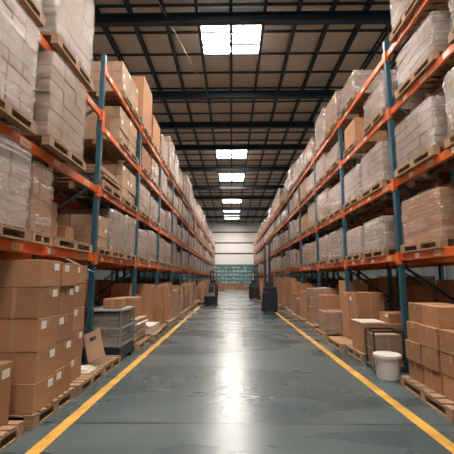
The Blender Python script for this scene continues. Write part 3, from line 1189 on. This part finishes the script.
# ---------------------------------------------------------------- the rack rows standing back to back behind
for sd in (LEFT, RIGHT):
    s = sd.s
    xb = sd.x + s * (D_R + .25)
    proto = None
    for i in range(0, 9):
        f = copy_tree([o for o in S.objects if o.name.startswith('upright_frame') and o['group'] == 'upright frames of the %s rack' % sd.nm][0])
        f.location = (xb, sd.ys[i], 0)
        tag(f, 'dark blue upright frame behind the %s rack, %s from the near end' % (sd.nm, ordn(i)), 'rack frame', 'upright frames behind the %s rack' % sd.nm)
    for i in range(0, 8):
        y0 = sd.ys[i]
        for l in range(0, 3):
            for xx in (xb, xb + s * D_R):
                b = MB()
                b.box(-.025, .025, 0.05, sd.bay - .05, -.13, 0, M['steel_orange'])
                tag(b.build('rack_beam', M['steel_orange'], None, (xx, y0, sd.lv[l])), 'shaded orange beam of the row behind the %s rack, %s, %s bay, %s side' % (sd.nm, LVN[l], ordn(i), 'aisle' if xx == xb else 'outer'), 'rack beam', 'beams of the row behind the %s rack' % sd.nm)
        for l in range(-1, 3):
            z = 0 if l < 0 else sd.lv[l]
            for j in range(2):
                cell = sd.bay / 2 - .1
                yy = y0 + .12 + cell * (j + .5)
                h = rnd.uniform(.6, .95) if l >= 0 else rnd.uniform(1.2, 1.5)
                wz = 'floor' if l < 0 else LVN[l]
                pl = pallet(xb + s * .56, yy, z, 'wooden pallet in the row behind the %s rack, %s, bay %s, %s place' % (sd.nm, wz, ordn(i), ORD[j]), 1.2, 1.2, 0, 'pallets in the row behind the %s rack' % sd.nm, near=False)
                carton(xb + s * .56, yy, z + PH, 1.0, cell - .15, h, 'large brown carton in the row behind the %s rack, %s, bay %s, %s place' % (sd.nm, wz, ordn(i), ORD[j]), 0, 'cartons in the row behind the %s rack' % sd.nm, -s, False, 0)


# ---------------------------------------------------------------- trucks
def wheel(parent, x, y, r, wd):
    b = MB(); b.tube((x - wd / 2, y, r), (x + wd / 2, y, r), r, m=M['dark'], n=20)
    o = b.build('wheel', M['dark'], parent)
    b = MB(); b.tube((x - wd / 2 - .006, y, r), (x + wd / 2 + .006, y, r), r * .45, m=M['grey_plastic'], n=14)
    b.build('hub', M['grey_plastic'], o)


def reach_truck(loc, rz, label, mast_h, guard=True, paint='navy', sc=1.0):
    t = thing('forklift', label, 'forklift', loc, rz)
    t.scale = (.82, 1, 1)
    P_ = M[paint]
    b = MB()
    b.box(-.42, .42, .10, .62, .10, .95, P_, bev=.03)
    b.box(-.42, .42, -.45, .10, .10, .42, P_, bev=.03)
    b.box(-.38, .38, .42, .60, .95, 1.18, P_, bev=.03)
    b.build('body', P_, t)
    b = MB(); b.box(-.25, .25, -.02, .32, .95, 1.03, M['dark'], bev=.02); b.box(-.24, .24, .28, .38, 1.0, 1.42, M['dark'], bev=.03)
    b.build('seat', M['dark'], t)
    for x in (-.13, .13):
        b = MB(); b.box(x - .045, x + .045, -.60, -.48, .08, mast_h, M['black_metal'])
        b.box(x - .06, x + .06, -.66, -.60, .2, mast_h * .7, M['black_metal'])
        b.build('mast_rail', M['black_metal'], t)
    b = MB()
    for z in (.5, mast_h * .5, mast_h - .08):
        b.box(-.15, .15, -.56, -.50, z, z + .08, M['black_metal'])
    b.tube((0, -.53, .3), (0, -.53, mast_h * .82), .035, m=M['grey_plastic'], n=10)
    b.build('lift_cylinder', M['black_metal'], t)
    for x in (-.2, .2):
        b = MB(); b.box(x - .05, x + .05, -1.55, -.66, .06, .10, M['black_metal']); b.box(x - .05, x + .05, -.70, -.66, .06, .55, M['black_metal'])
        b.build('fork', M['black_metal'], t)
    b = MB(); b.box(-.34, .34, -.68, -.66, .25, .33, M['black_metal']); b.box(-.34, .34, -.68, -.66, .45, .53, M['black_metal'])
    b.build('carriage', M['black_metal'], t)
    if guard:
        b = MB()
        for x in (-.36, .36):
            b.bar((x, .52, 1.1), (x, .40, 2.0), .04, .05, M['black_metal'])
            b.bar((x, -.42, .42), (x, -.30, 2.0), .04, .05, M['black_metal'])
            b.bar((x, -.34, 2.0), (x, .44, 2.0), .04, .05, M['black_metal'])
        for i in range(6):
            b.bar((-.36, -.3 + i * .14, 2.0), (.36, -.3 + i * .14, 2.0), .03, .04, M['black_metal'])
        b.build('overhead_guard', M['black_metal'], t)
    b = MB(); b.tube((0, -.22, .42), (0, -.10, .98), .025, m=M['black_metal'])
    for i in range(16):
        a, c = 2 * math.pi * i / 16, 2 * math.pi * (i + 1) / 16
        b.tube((.14 * math.cos(a), -.10 + .10 * math.sin(a), 1.0 + .06 * math.sin(a)), (.14 * math.cos(c), -.10 + .10 * math.sin(c), 1.0 + .06 * math.sin(c)), .014, m=M['dark'], n=6, caps=False)
    b.build('steering_wheel', M['dark'], t)
    for x in (-.34, .34):
        wheel(t, x, -.42, .13, .12)
        wheel(t, x, .40, .15, .12)
    return t


reach_truck((1.78, 17.35, 0), R(180), 'navy forklift with a tall black mast parked by the right rack', 3.35, guard=False)
reach_truck((1.72, 27.0, 0), R(165), 'dark forklift with overhead guard, farther back by the right rack', 2.5, guard=True, paint='black_metal')
reach_truck((-1.55, 29.0, 0), R(190), 'dark forklift standing far back by the left rack', 2.2, guard=True, paint='black_metal')


def order_picker(loc, rz, label):
    t = thing('pallet_truck', label, 'pallet truck', loc, rz)
    b = MB(); b.box(-.34, .34, .35, .80, .10, .58, M['black_metal'], bev=.04); b.box(-.16, .16, .45, .70, .58, .74, M['grey_plastic'], bev=.02); b.box(-.40, .40, .05, .35, .10, .22, M['black_metal'], bev=.02)
    b.build('body', M['black_metal'], t)
    for x in (-.26, .26):
        b = MB(); b.box(x - .09, x + .09, -1.1, .06, .07, .13, M['black_metal'])
        b.build('fork', M['black_metal'], t)
    b = MB(); b.bar((-.34, .1, .2), (-.34, .1, 1.15), .04, .04, M['grey_plastic']); b.bar((.34, .1, .2), (.34, .1, 1.15), .04, .04, M['grey_plastic']); b.bar((-.34, .1, 1.15), (.34, .1, 1.15), .04, .04, M['grey_plastic'])
    b.build('guard_rail', M['grey_plastic'], t)
    b = MB(); b.tube((0, .5, .72), (0, .35, 1.18), .035, m=M['black_metal']); b.tube((-.2, .35, 1.18), (.2, .35, 1.18), .02, m=M['dark'])
    b.build('tiller', M['black_metal'], t)
    for x in (-.3, .3):
        wheel(t, x, .62, .12, .1)
        wheel(t, x * .87, -.9, .06, .08)
    return t


order_picker((-1.40, 20.9, 0), R(200), 'dark ride-on pallet truck parked at the left rack mid-aisle')

# ---------------------------------------------------------------- clutter at the far end
k = 0
for i in range(22):
    x = -2.1 + (i % 11) * .50 + rnd.uniform(-.08, .08)
    y = 46 + (i // 11) * 3.6 + rnd.uniform(-.5, .5)
    if -0.9 < x < 0.8 and i < 11:
        continue
    h = rnd.uniform(.4, .95)
    carton(x, y, 0, rnd.choice((.4, .45)), .5, round(h, 1), 'small distant carton standing loose at the far end of the aisle', rnd.uniform(-.3, .3), 'loose cartons at the aisle end', -1, False, 0, pale=rnd.random() < .5)
for x in (-1.6, .5, 1.7):
    pallet(x, 53.2, 0, 'small distant empty pallet at the far end of the aisle', 1.2, 1.0, 0, 'empty pallets at the aisle end', near=False)

# ---------------------------------------------------------------- the smallest and most hidden repeats past 300 become one mass
def rank(o):
    p = o.location
    d = math.hypot(p.x, p.y)
    return d * (3 if abs(p.x) > 3.9 else 1)


def gather(prefix, name, label, cat):
    obs = [o for o in S.objects if o.parent is None and o.name.startswith(prefix) and o.get('category') == cat]
    obs.sort(key=rank)
    extra = [o for o in obs[290:] if o.type == 'MESH' and not o.children]
    extra += [o for o in obs[290:] if o.type == 'MESH' and o.children]
    if not extra:
        return
    V, F, ms = [], [], None
    bpy.context.view_layer.update()
    for o in extra:
        k = len(V)
        V += [tuple(o.matrix_world @ v.co) for v in o.data.vertices]
        F += [tuple(k + i for i in p.vertices) for p in o.data.polygons]
        ms = o.data.materials[0]
    me = bpy.data.meshes.new(name)
    me.from_pydata(V, [], F)
    me.materials.append(ms)
    n = link(name, me)
    tag(n, label, cat)
    n['kind'] = 'stuff'
    for o in extra:
        for c in list(o.children):
            bpy.data.objects.remove(c)
        bpy.data.objects.remove(o)


gather('carton', 'distant_cartons', 'many shaded or distant brown cartons deep in the racks', 'carton')
gather('wooden_pallet', 'distant_pallets', 'many shaded or distant wooden pallets deep in the racks', 'pallet')
